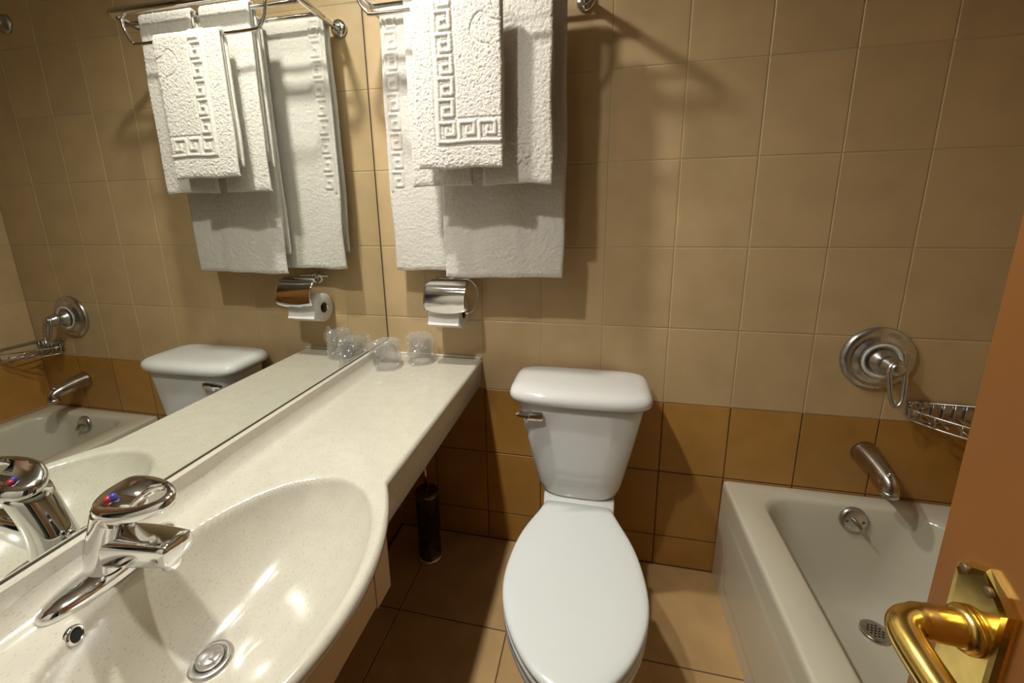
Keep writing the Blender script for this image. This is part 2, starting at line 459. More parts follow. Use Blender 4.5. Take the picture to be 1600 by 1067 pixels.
# lever: oval blade with a hole through its end
def lever_ring(z_off, k):
    pts = []
    for i in range(48):
        a = 2*PI*i/48
        c, s = math.cos(a), math.sin(a)
        lx = 0.067*c
        wy = 0.0310*math.copysign(abs(s)**0.9, s)*(1.0 - 0.16*c)
        pts.append((lx*k, wy*(1-(1-k)*1.6)))
    return [(0.125+px, fy+py, 0.856 + 0.06*px + 0.006*math.cos(py/0.03) + 0.30*py + z_off - (0.010 if px < -0.03 else 0)*sm(-0.03, -0.07, px)) for px, py in pts]
def hole_ring(z_off, k=1.0):
    pts = []
    for i in range(48):
        a = 2*PI*i/48
        c, s = math.cos(a), math.sin(a)
        pts.append((0.033+0.026*c*k, 0.0205*s*k*(1.0-0.2*c)))
    return [(0.125+px, fy+py, 0.856 + 0.06*px + 0.006*math.cos(py/0.03) + 0.30*py + z_off) for px, py in pts]
outer = [lever_ring(-0.005, 0.97), lever_ring(0.0, 1.0), lever_ring(0.006, 0.985), lever_ring(0.0095, 0.93), lever_ring(0.0095, 0.80)]
inner = [hole_ring(0.0055, 1.05), hole_ring(0.0035, 1.0), hole_ring(-0.004, 1.0), hole_ring(-0.006, 1.05)]
lv = part('lever', loft(outer+inner+[outer[0]], False, False), 'chrome', tap)
weld(lv, 60)
neck = part('lever_neck', lathe([(0.027, -0.006), (0.029, 0.008), (0.026, 0.018)], (0.096, fy, 0.838), axis=(0.18, 0, 1), n=32), 'chrome', tap)
dn = Vector((-0.13, -0.35, 1)).normalized()
dp = Vector((0.093, fy-0.009, 0.8655))
part('hot_dot', lathe([(0.0, 0.0016), (0.004, 0.001), (0.0046, -0.002)], dp+Vector((-0.0012, -0.0026, 0.0)), axis=dn, n=16, cap0=False), 'red_dot', lv, label='red dot')
part('cold_dot', lathe([(0.0, 0.0016), (0.004, 0.001), (0.0046, -0.002)], dp+Vector((0.0012, 0.0026, 0.0012)), axis=dn, n=16, cap0=False), 'blue_dot', lv, label='blue dot')
pk = part('pop_up_rod', tube([(0.024, fy+0.001, ZC+0.012), (0.020, fy+0.001, ZC+0.045)], 0.0026, 10), 'chrome', tap)
part('rod_knob', lathe([(0.003, -0.002), (0.0065, 0.002), (0.0072, 0.006), (0.005, 0.010), (0.001, 0.0115)], (0.0195, fy+0.001, ZC+0.045), n=18), 'chrome', pk)

# ------------------------------------------------------------------ wrapped drinking glasses
def wrapped_glass(cx, cy, h, label, seed):
    t = thing('drinking_glass', label, 'glass', (cx, cy, ZC), 'wrapped glasses on the counter')
    r0, r1 = 0.0375, 0.033                         # stands upside down: the open rim on the counter
    part('tumbler', lathe([(r0, 0.001), (r0+0.0004, h*0.5), (r1+0.001, h-0.008), (r1-0.004, h), (0.001, h), (0.001, h-0.009), (r1-0.006, h-0.010), (r1-0.0025, h-0.016), (r0-0.0025, 0.0015)], (cx, cy, ZC), n=40, cap0=False, cap1=False), 'clear_glass', t)
    # crumpled film bag
    rings = []
    nn, mm = 64, 34
    for j in range(mm+1):
        v = j/mm
        ring = []
        for i in range(nn):
            a = 2*PI*i/nn
            rad = 0.0415 - 0.004*v
            z = ZC + 0.0015 + (h+0.006)*min(1, v/0.72)
            if v > 0.72:
                q = (v-0.72)/0.28
                rad = (0.0375)*(1-q)**0.8 + 0.002
                z += 0.008*q
            p = Vector((math.cos(a)*rad*30, math.sin(a)*rad*30, z*30 + seed*13.1))
            d = noise.noise(p*1.7)*0.006 + abs(noise.noise(p*4.0))*0.011 + noise.noise(p*9)*0.003
            d += 0.010*max(0, noise.noise(Vector((a*1.1, seed*3.3, v*2.0))))*(1-v)
            rr_ = max(0.001, rad + max(d, -0.0025 if v < 0.72 else -0.02))
            ring.append((cx+math.cos(a)*rr_, cy+math.sin(a)*rr_, z + (noise.noise(p*2.3)*0.006 if v > 0.05 else 0)))
        rings.append(ring)
    w = part('plastic_wrap', loft(rings, False, True), 'plastic_film', t, smooth=False)
    # loose gathered end of the bag
    rings = []
    ang = 2.3 + seed*1.3
    for j in range(12):
        v = j/11
        c = Vector((cx+math.cos(ang)*(0.034+0.028*v), cy+math.sin(ang)*(0.030+0.012*v), ZC+h*0.55+0.040*math.sin(v*2.0)))
        ring = []
        for i in range(20):
            a = 2*PI*i/20
            k = 0.010+0.016*v
            p = Vector((a, v*3, seed*7.7))
            rr_ = k*(1+0.5*noise.noise(Vector((math.cos(a)*2, math.sin(a)*2, v*3+seed*9))))
            ring.append(c + Vector((math.sin(ang)*rr_*math.cos(a), -math.cos(ang)*rr_*math.cos(a), rr_*math.sin(a)*1.2)))
        rings.append(ring)
    part('gathered_end', loft(rings, False, False), 'plastic_film', w, smooth=False)
wrapped_glass(0.062, -0.132, 0.083, 'plastic-wrapped drinking glass on the counter, the one nearer the mirror', 1)
wrapped_glass(0.152, -0.068, 0.088, 'plastic-wrapped drinking glass on the counter, under the toilet paper holder', 2)

# ------------------------------------------------------------------ toilet
TX = 0.703
toilet = thing('toilet', 'white ceramic close-coupled toilet with its seat cover down', 'toilet', (TX, -0.4, 0))
SEAT = [(-0.778, 0.0), (-0.776, 0.020), (-0.768, 0.042), (-0.752, 0.066), (-0.73, 0.088), (-0.70, 0.112), (-0.66, 0.135), (-0.61, 0.154), (-0.56, 0.1615), (-0.50, 0.158), (-0.44, 0.149), (-0.39, 0.135), (-0.35, 0.117), (-0.325, 0.103), (-0.31, 0.096)]
def seat_outline(y_back, k=0.0, wb=None, n=30):
    """closed outline; k insets"""
    ysl = []
    for i in range(n+1):
        a = i/n
        ysl.append(-0.778 + (0.778+y_back)*(1-math.cos(a*PI/2)))
    L_, R_ = [], []
    for yy in ysl:
        w = lerp_table(SEAT, yy)
        if yy > -0.31: w = 0.096 - 0.004*(yy+0.31)/0.03
        c = TX + 0.008*((-0.3-yy)/0.45)
        ww = max(0, w-k)
        y2 = yy + k*sm(-0.6, -0.778, yy)
        L_.append((c-ww, y2)); R_.append((c+ww, y2))
    return L_ + list(reversed(R_[1:]))
def smooth_outline(pts, it=2):
    n = len(pts)
    for _ in range(it):
        pts = [pts[i] if (abs(pts[i][1]-max(p[1] for p in pts)) < 1e-6) else ((pts[i-1][0]+2*pts[i][0]+pts[(i+1) % n][0])/4, (pts[i-1][1]+2*pts[i][1]+pts[(i+1) % n][1])/4) for i in range(n)]
    return pts
def outline(yb, k): return smooth_outline(seat_outline(yb, k), 3)
cover = part('seat_cover', loft([[(x, y, z) for x, y in outline(-0.287, k)] for z, k in ((0.404, 0.002), (0.408, 0.0), (0.414, 0.0), (0.418, 0.002), (0.4205, 0.006), (0.422, 0.016), (0.4228, 0.04))], True, True), 'seat_plastic', toilet)
part('seat', loft([[(x, y, z) for x, y in outline(-0.30, k)] for z, k in ((0.382, 0.004), (0.385, 0.0005), (0.397, 0.0005), (0.401, 0.004))], True, True), 'seat_plastic', toilet)
rr = []
for z, kx, yb, yfr in ((0.0, 0.62, -0.12, -0.60), (0.02, 0.61, -0.12, -0.595), (0.06, 0.56, -0.12, -0.57), (0.14, 0.55, -0.12, -0.56), (0.20, 0.62, -0.11, -0.60), (0.26, 0.76, -0.09, -0.68), (0.31, 0.90, -0.07, -0.742), (0.345, 0.985, -0.06, -0.768), (0.365, 1.0, -0.05, -0.774), (0.3775, 0.99, -0.05, -0.772), (0.380, 0.94, -0.06, -0.755)):
    ring = []
    n = 56
    for i in range(n):
        a = 2*PI*i/n
        c, s = math.cos(a), math.sin(a)
        ym, hl = (yb+yfr)/2, (yb-yfr)/2
        yy = ym + hl*math.copysign(abs(s)**0.85, s)
        t = (yy-yfr)/(yb-yfr)
        yq = -0.778 + 0.728*t
        if yq < -0.31: w = lerp_table(SEAT, yq)
        else: w = 0.096 + 0.012*sm(-0.31, -0.2, yq)
        w = w*0.985*kx
        edge = 1.0 if s < 0 else min(1, (abs(c)/0.35)**0.8 if abs(c) < 0.35 else 1)
        x = w*math.copysign(1, c)*edge if abs(c) > 1e-6 else 0.0
        ring.append((TX + 0.008*((-0.3-yy)/0.45) + x, yy, z))
    rr.append(ring)
part('bowl', loft(rr, True, True), 'porcelain', toilet)
part('hinge_bar', box(TX-0.085, TX+0.085, -0.302, -0.268, 0.381, 0.407, 0.004), 'seat_plastic', toilet)
for s in (-1, 1):
    part('floor_bolt_cap', lathe([(0.012, 0), (0.012, 0.008), (0.008, 0.014), (0.001, 0.016)], (TX+s*0.102, -0.30, 0.0), n=16), 'seat_plastic', toilet)
# tank
def tank_ring(z, hw, yb, yf, n=64, rc=0.05, xc=0.694):
    pts = []
    ym, hd = (yb+yf)/2, (yb-yf)/2
    for i in range(n):
        a = 2*PI*i/n
        c, s = math.cos(a), math.sin(a)
        p = 0.34
        x = hw*math.copysign(abs(c)**p, c); y = hd*math.copysign(abs(s)**p, s)
        if s < 0:  # front face bows outwards a little
            y *= 1.0 - 0.12*(abs(x)/hw)**2.5
        pts.append((xc + x + 0.004*0, ym + y, z))
    return pts
rr = []
for z, hw, yf in ((0.374, 0.070, -0.195), (0.376, 0.088, -0.206), (0.384, 0.106, -0.213), (0.398, 0.118, -0.217), (0.42, 0.127, -0.219), (0.47, 0.139, -0.221), (0.56, 0.160, -0.224), (0.66, 0.181, -0.228), (0.70, 0.186, -0.229)):
    rr.append(tank_ring(z, hw, -0.02, yf, xc=0.700 - 0.004*(z-0.37)/0.3))
tank = part('tank', loft(rr, True, True), 'porcelain', toilet)
rr = []
for z, hw, yf, yb in ((0.687, 0.197, -0.233, -0.016), (0.689, 0.203, -0.240, -0.013), (0.695, 0.206, -0.244, -0.011), (0.706, 0.206, -0.244, -0.011), (0.717, 0.202, -0.239, -0.013), (0.725, 0.191, -0.225, -0.02), (0.7285, 0.174, -0.203, -0.033), (0.7295, 0.14, -0.165, -0.06)):
    rr.append(tank_ring(z, hw, yb, yf, xc=0.694))
part('tank_lid', loft(rr, True, True), 'porcelain', toilet)
fl = part('flush_lever', join(lathe([(0.009, 0.0), (0.010, 0.006), (0.009, 0.010)], (0.560, -0.221, 0.655), axis=(0, -1, 0), n=20),
     loft([[(x, -0.230-dy, 0.652+dz) for dy, dz in ((0, -h), (0.006, -h), (0.009, -h*0.4), (0.009, h*0.4), (0.006, h), (0, h))] for x, h in ((0.545, 0.009), (0.549, 0.0135), (0.590, 0.0125), (0.595, 0.011))], True, True),
     loft([[(x, -0.230-dy, 0.656+dz) for dy, dz in ((0.002, -h), (0.010, -h), (0.012, 0), (0.010, h), (0.002, h))] for x, h in ((0.518, 0.004), (0.530, 0.007), (0.556, 0.010))], True, True)), 'chrome', toilet, smooth=False)
part('tank_gasket', box(TX-0.06, TX+0.06, -0.17, -0.06, 0.352, 0.372, 0.004), 'black_plastic', toilet)

# ------------------------------------------------------------------ toilet brush
bx, by = 0.170, -0.130
brush = thing('toilet_brush', 'slim chrome toilet brush canister on the floor below the counter', 'toilet brush', (bx, by, 0))
can = part('canister', lathe([(0.040, 0.006), (0.040, 0.255), (0.042, 0.258), (0.042, 0.272), (0.039, 0.275), (0.012, 0.277)], (bx, by, 0), n=36), 'dark_steel', brush)
part('base_ring', lathe([(0.041, 0.0), (0.046, 0.002), (0.046, 0.010), (0.041, 0.014)], (bx, by, 0), n=36), 'chrome', brush)
hd = part('handle', tube([(bx, by, 0.275), (bx-0.001, by, 0.42)], 0.005, 12), 'chrome', brush)
part('handle_tip', lathe([(0.005, 0), (0.0085, 0.004), (0.0085, 0.03), (0.004, 0.036)], (bx-0.001, by, 0.418), n=16), 'chrome', hd)
part('handle_collar', lathe([(0.012, 0.0), (0.011, 0.008), (0.006, 0.012)], (bx, by, 0.276), n=20), 'black_plastic', brush)

# ------------------------------------------------------------------ bathtub
TX0, TX1, TY0, TY1, TZ = 1.152, W_R-0.001, -1.52, -0.0015, 0.364
tub = thing('bathtub', 'white enamelled built-in bathtub along the far side wall', 'bathtub', ((TX0+TX1)/2, -0.75, 0))
def rrect(x0, x1, y0, y1, r, z, n=10, yslope=0.0):
    pts = []
    for (cx, cy, a0) in ((x1-r, y1-r, 0), (x0+r, y1-r, PI/2), (x0+r, y0+r, PI), (x1-r, y0+r, 1.5*PI)):
        for k in range(n+1):
            a = a0 + PI/2*k/n
            pts.append((cx+r*math.cos(a), cy+r*math.sin(a), z))
    return pts
rr = [rrect(TX0, TX1, TY0, TY1, 0.006, 0.0), rrect(TX0, TX1, TY0, TY1, 0.006, 0.02), rrect(TX0+0.004, TX1, TY0, TY1, 0.006, TZ-0.02),
      rrect(TX0+0.005, TX1, TY0, TY1, 0.008, TZ-0.006), rrect(TX0+0.008, TX1-0.002, TY0+0.002, TY1-0.002, 0.010, TZ-0.0015), rrect(TX0+0.014, TX1-0.006, TY0+0.006, TY1-0.006, 0.014, TZ)]
ix0, ix1, iy0, iy1 = 1.238, W_R-0.068, -1.42, -0.046
for dz, k, rad in ((0.0, 0.0, 0.085), (-0.004, 0.007, 0.087), (-0.014, 0.013, 0.09), (-0.05, 0.019, 0.095), (-0.12, 0.030, 0.10), (-0.20, 0.043, 0.11), (-0.25, 0.056, 0.115), (-0.285, 0.078, 0.12), (-0.301, 0.105, 0.12), (-0.308, 0.135, 0.09)):
    rr.append(rrect(ix0+k, ix1-k, iy0+k*2.2, iy1-k*0.85, rad, TZ+dz))
part('tub_shell', loft(rr, False, True), 'tub_enamel', tub)
V, F = [], []
def apron_prof(k, x): return [(x, -0.075-k, 0.298-k*0.6), (x, -1.45+k, 0.298-k*0.6), (x, -1.45+k, 0.05+k), (x, -0.11-k, 0.05+k)]
part('apron_panel', loft([apron_prof(0.0, TX0+0.004), apron_prof(0.018, TX0-0.0005), apron_prof(0.03, TX0-0.0012), apron_prof(0.05, TX0-0.0014)], False, True), 'tub_enamel', tub)
# overflow plate with trip lever
ofx, ofy, ofz = 1.500, -0.0645, 0.322
on = Vector((0, -1, 0.16)).normalized()
op = part('overflow_plate', lathe([(0.037, -0.004), (0.037, 0.002), (0.034, 0.007), (0.026, 0.0095), (0.001, 0.0105)], (ofx, ofy, ofz), axis=on, n=36), 'chrome_dull', tub)
part('trip_lever', tube(spline([Vector((ofx-0.006, ofy, ofz+0.006))+on*0.010, Vector((ofx, ofy, ofz))+on*0.018, Vector((ofx+0.008, ofy, ofz-0.012))+on*0.026, Vector((ofx+0.014, ofy, ofz-0.020))+on*0.026], 5), 0.0058, 10), 'chrome_old', op)
for s in (-1, 1):
    part('screw', lathe([(0.0045, -0.001), (0.0042, 0.0012), (0.001, 0.0016)], Vector((ofx+s*0.021, ofy, ofz-0.002))+on*0.0095, axis=on, n=12), 'brass_screw', op)
dgx, dgy, dgz = 1.530, -0.188, 0.0630
dg = part('drain_grate', lathe([(0.036, -0.014), (0.036, 0.001), (0.033, 0.003), (0.024, 0.002), (0.001, 0.002)], (dgx, dgy, dgz), n=36), 'chrome_old', tub)
hv = []
for i in range(-2, 3):
    for j in range(-2, 3):
        px, py = i*0.0095 + (0.0048 if j % 2 else 0), j*0.0085
        if math.hypot(px, py) < 0.022:
            hv.append(lathe([(0.0033, 0.0022), (0.0001, 0.0023)], (dgx+px, dgy+py, dgz), n=10))
h_ = part('grate_holes', join(*hv), 'dark_hole', dg, smooth=False); h_['kind'] = 'stuff'

# ------------------------------------------------------------------ shower valve, spout, basket, shower arm
vx, vz = 1.520, 0.806
valve = thing('shower_valve', 'round chrome shower valve with loop lever on the tiled wall', 'shower valve', (vx, 0, vz))
part('escutcheon', lathe([(0.093, 0.0), (0.093, 0.004), (0.090, 0.010), (0.080, 0.015), (0.074, 0.013), (0.066, 0.016), (0.058, 0.024), (0.050, 0.026), (0.049, 0.020), (0.030, 0.020)], (vx, -0.0002, vz), axis=(0, -1, 0), n=56), 'chrome_dull', valve)
part('trim_ring', lathe([(0.049, 0.0), (0.051, 0.004), (0.047, 0.007), (0.041, 0.004), (0.041, 0.0)], (vx, -0.0215, vz), axis=(0, -1, 0), n=48, cap0=False, cap1=False), 'seat_plastic', valve, label='pale ring around the valve stem')
part('stem', lathe([(0.034, 0.0), (0.033, 0.014), (0.024, 0.020), (0.022, 0.036), (0.026, 0.040), (0.026, 0.050), (0.020, 0.056), (0.019, 0.074), (0.012, 0.080)], (vx, -0.019, vz), axis=(0, -1, 0), n=32), 'chrome_dull', valve)
loop = spline([(vx-0.017, -0.088, vz+0.004), (vx-0.0165, -0.094, vz-0.03), (vx-0.009, -0.103, vz-0.080), (vx+0.003, -0.107, vz-0.098), (vx+0.015, -0.103, vz-0.080), (vx+0.0185, -0.094, vz-0.03), (vx+0.016, -0.088, vz+0.004), (vx, -0.086, vz+0.018)], 6, closed=True)
lp = part('loop_lever', tube(loop, 0.0062, 10, closed=True), 'chrome_dull', valve)
part('lever_hub', lathe([(0.019, 0.0), (0.020, 0.012), (0.016, 0.018), (0.002, 0.020)], (vx, -0.078, vz), axis=(0, -1, -0.15), n=24), 'chrome_dull', lp)
sx, sz = 1.534, 0.507
spout = thing('tub_spout', 'dull chrome tub spout above the bathtub rim', 'tub spout', (sx, 0, sz))
pth = spline([(sx, 0.0, sz), (sx, -0.035, sz-0.001), (sx, -0.072, sz-0.006), (sx, -0.104, sz-0.012), (sx, -0.122, sz-0.019), (sx, -0.128, sz-0.034), (sx, -0.1285, sz-0.042)], 4)
nn = len(pth)
part('spout_body', tube(pth, [0.037 - 0.0175*min(1, i/(nn*0.62)) for i in range(nn)], 22), 'chrome_old', spout)
part('spout_outlet', lathe([(0.0165, 0.0), (0.0205, 0.004), (0.0205, 0.016), (0.014, 0.018)], (sx, -0.1285, sz-0.054), n=22), 'chrome_dull', spout)
part('diverter_knob', lathe([(0.005, 0), (0.006, 0.010), (0.008, 0.012), (0.006, 0.018)], (sx, -0.118, sz-0.006), n=14), 'chrome_dull', spout)

bz = 0.640
basket = thing('soap_basket', 'chrome wire corner soap basket on the wall above the bathtub', 'soap basket', (1.70, -0.06, bz))
ax0, ac, ay1 = 1.612, W_R-0.012, -0.150
def hyp(z, k=0.0): return spline([(ax0+k, -0.010-k*0.2, z), (ax0+0.004+k, -0.030, z), (1.66+k*0.5, -0.085, z), (1.72, ay1+0.012+k, z), (ac-0.002, ay1+k*0.5, z)], 6)
part('top_rail', tube([(ac, ay1, bz+0.042), (ac, -0.008, bz+0.042), (ax0, -0.008, bz+0.042)] , 0.0032, 8), 'chrome_dull', basket)
part('front_rail', tube(hyp(bz+0.026), 0.0030, 8), 'chrome_dull', basket)
part('bottom_rail', tube(hyp(bz-0.006, 0.006), 0.0030, 8), 'chrome_dull', basket)
part('back_plate', box(ax0-0.004, ac, -0.007, -0.0045, bz+0.002, bz+0.046, 0.001), 'chrome_old', basket)
for k in range(6):
    f_ = (k+0.6)/6
    xx = ax0 + (ac-ax0)*f_; ye = -0.012 + (ay1+0.012)*min(1, f_*1.05)
    part('floor_wire', tube([(xx, -0.009, bz-0.002), (xx, ye+0.010, bz-0.006)], 0.0021, 6), 'chrome_dull', basket)
for k in range(6):
    xx = ax0 + (ac-ax0)*(k+0.3)/6
    part('back_wire', tube([(xx, -0.010, bz+0.042), (xx, -0.010, bz-0.004)], 0.0021, 6), 'chrome_dull', basket)
h5 = hyp(bz+0.026); h6 = hyp(bz-0.006, 0.006)
for k in (2, 6, 10, 14, 18, 22):
    part('front_wire', tube([h5[k], h6[k]], 0.0021, 6), 'chrome_dull', basket)
part('wall_boss', lathe([(0.013, 0.0), (0.013, 0.006), (0.009, 0.010), (0.002, 0.011)], (1.648, -0.006, bz+0.036), axis=(0, -1, 0), n=18), 'chrome_old', basket)

arm = thing('overhead_shower', 'chrome shower arm and head high on the tiled wall', 'shower head', (1.491, 0, 1.953))
part('wall_flange', lathe([(0.036, 0.0), (0.035, 0.004), (0.026, 0.012), (0.014, 0.016)], (1.491, -0.0002, 1.953), axis=(0, -1, 0), n=28), 'chrome_dull', arm)
part('bent_pipe', tube(spline([(1.491, 0, 1.953), (1.491, -0.06, 1.956), (1.491, -0.11, 1.945), (1.491, -0.16, 1.90)], 6), 0.0105, 14), 'chrome_dull', arm)
part('spray_head', lathe([(0.012, 0.0), (0.014, 0.02), (0.030, 0.045), (0.036, 0.06), (0.034, 0.064), (0.002, 0.062)], (1.491, -0.155, 1.905), axis=(0, -0.75, -0.66), n=28), 'chrome_dull', arm)

# ------------------------------------------------------------------ towel rack
RZ = 1.800
rack = thing('towel_rack', 'chrome tubular hotel towel rack on the back wall holding five towels', 'towel rack', (0.38, 0, RZ))
XL, XR, YB1, YB2, YB3, YFR, YH, ZH = 0.084, 0.680, -0.058, -0.112, -0.196, -0.246, -0.262, 1.716
for x in (XL, XR):
    part('wall_flange', lathe([(0.027, 0.0), (0.027, 0.006), (0.024, 0.011), (0.014, 0.013)], (x, -0.0002, RZ-0.005 if x > 0.3 else RZ), axis=(0, -1, 0), n=32), 'chrome', rack)
fr = []
for k in range(0, 9): fr.append((XL+0.03-0.03*math.cos(k/8*PI/2), YFR+0.03-0.03*math.sin(k/8*PI/2), RZ+0.012))
fr = [(XL, -0.002, RZ), (XL, -0.06, RZ+0.001)] + fr + [(XR-x[0]+XL, x[1], x[2]) for x in reversed(fr)] + [(XR, -0.06, RZ-0.003), (XR, -0.002, RZ-0.005)]
part('frame_tube', tube(fr, 0.0105, 16), 'chrome', rack)
for yb in (YB1, YB2, YB3):
    part('shelf_bar', tube([(XL, yb, RZ), (XR, yb, RZ)], 0.0060, 12), 'chrome', rack)
hr = [(0.128, YFR+0.004, RZ+0.010), (0.128, YFR-0.006, RZ), (0.130, YH, RZ-0.018), (0.136, YH, RZ-0.05), (0.155, YH, ZH+0.008), (0.185, YH, ZH), (0.38, YH, ZH), (0.56, YH, ZH), (0.585, YH, ZH+0.006), (0.603, YH, RZ-0.05), (0.609, YH, RZ-0.018), (0.611, YFR-0.006, RZ), (0.611, YFR+0.004, RZ+0.010)]
part('hanging_rail', tube(spline(hr, 6), 0.0045, 12), 'chrome', rack)

# ------------------------------------------------------------------ towels
def seg_d(px, pz, a, b):
    ax, az = a; bx_, bz_ = b
    dx, dz = bx_-ax, bz_-az
    L2 = dx*dx+dz*dz
    t = 0 if L2 == 0 else max(0, min(1, ((px-ax)*dx+(pz-az)*dz)/L2))
    return math.hypot(px-ax-t*dx, pz-az-t*dz)
def rib(d, w=0.0046, hgt=0.0036):
    """raised cord: crown inside w, a groove just outside"""
    if d < w: return hgt*math.sqrt(max(0, 1-(d/w)**2))*0.9
    if d < w+0.0035: return -0.0016*math.sin(PI*(d-w)/0.0035)
    return 0.0
def groove(d, w=0.0026): return -0.0024*(1-(d/w)**2) if d < w else 0.0
KEY = [((0, 0), (1, 0)), ((1, 0), (1, 0.74)), ((1, 0.74), (0.36, 0.74)), ((0.36, 0.74), (0.36, 0.37)), ((0.36, 0.37), (0.68, 0.37))]
class Pattern:
    def __init__(self): self.items = []; self.cells = {}
    def add(self, a, b, kind='rib'):
        self.items.append((a, b, kind)); i = len(self.items)-1
        c = 0.012
        for gx in range(int(math.floor((min(a[0], b[0])-0.009)/c)), int(math.floor((max(a[0], b[0])+0.009)/c))+1):
            for gz in range(int(math.floor((min(a[1], b[1])-0.009)/c)), int(math.floor((max(a[1], b[1])+0.009)/c))+1):
                self.cells.setdefault((gx, gz), []).append(i)
    def poly(self, pts, kind='groove'):
        for a, b in zip(pts, pts[1:]): self.add(a, b, kind)
    def key_v(self, x0, x1, z0, z1, n, flip=False):
        h = (z1-z0)/n
        for k in range(n):
            for a, b in KEY:
                f = lambda q: ((x1-(x1-x0)*q[0]) if flip else (x0+(x1-x0)*q[0]), z1-h*(k+q[1]))
                self.add(f(a), f(b))
            self.add((x1 if flip else x0, z1-h*k), (x1 if flip else x0, z1-h*(k+1)))
    def key_h(self, x0, x1, z0, z1, n):
        h = (x1-x0)/n
        for k in range(n):
            for a, b in KEY:
                f = lambda q: (x0+h*(k+q[1]), z0+(z1-z0)*q[0])
                self.add(f(a), f(b))
            self.add((x0+h*k, z0), (x0+h*(k+1), z0))
    def __call__(self, x, z):
        L_ = self.cells.get((int(math.floor(x/0.012)), int(math.floor(z/0.012))))
        if not L_: return 0.0
        dr = dg_ = 9
        for i in L_:
            a, b, k = self.items[i]
            d = seg_d(x, z, a, b)
            if k == 'rib': dr = min(dr, d)
            else: dg_ = min(dg_, d)
        return rib(dr) + groove(dg_)

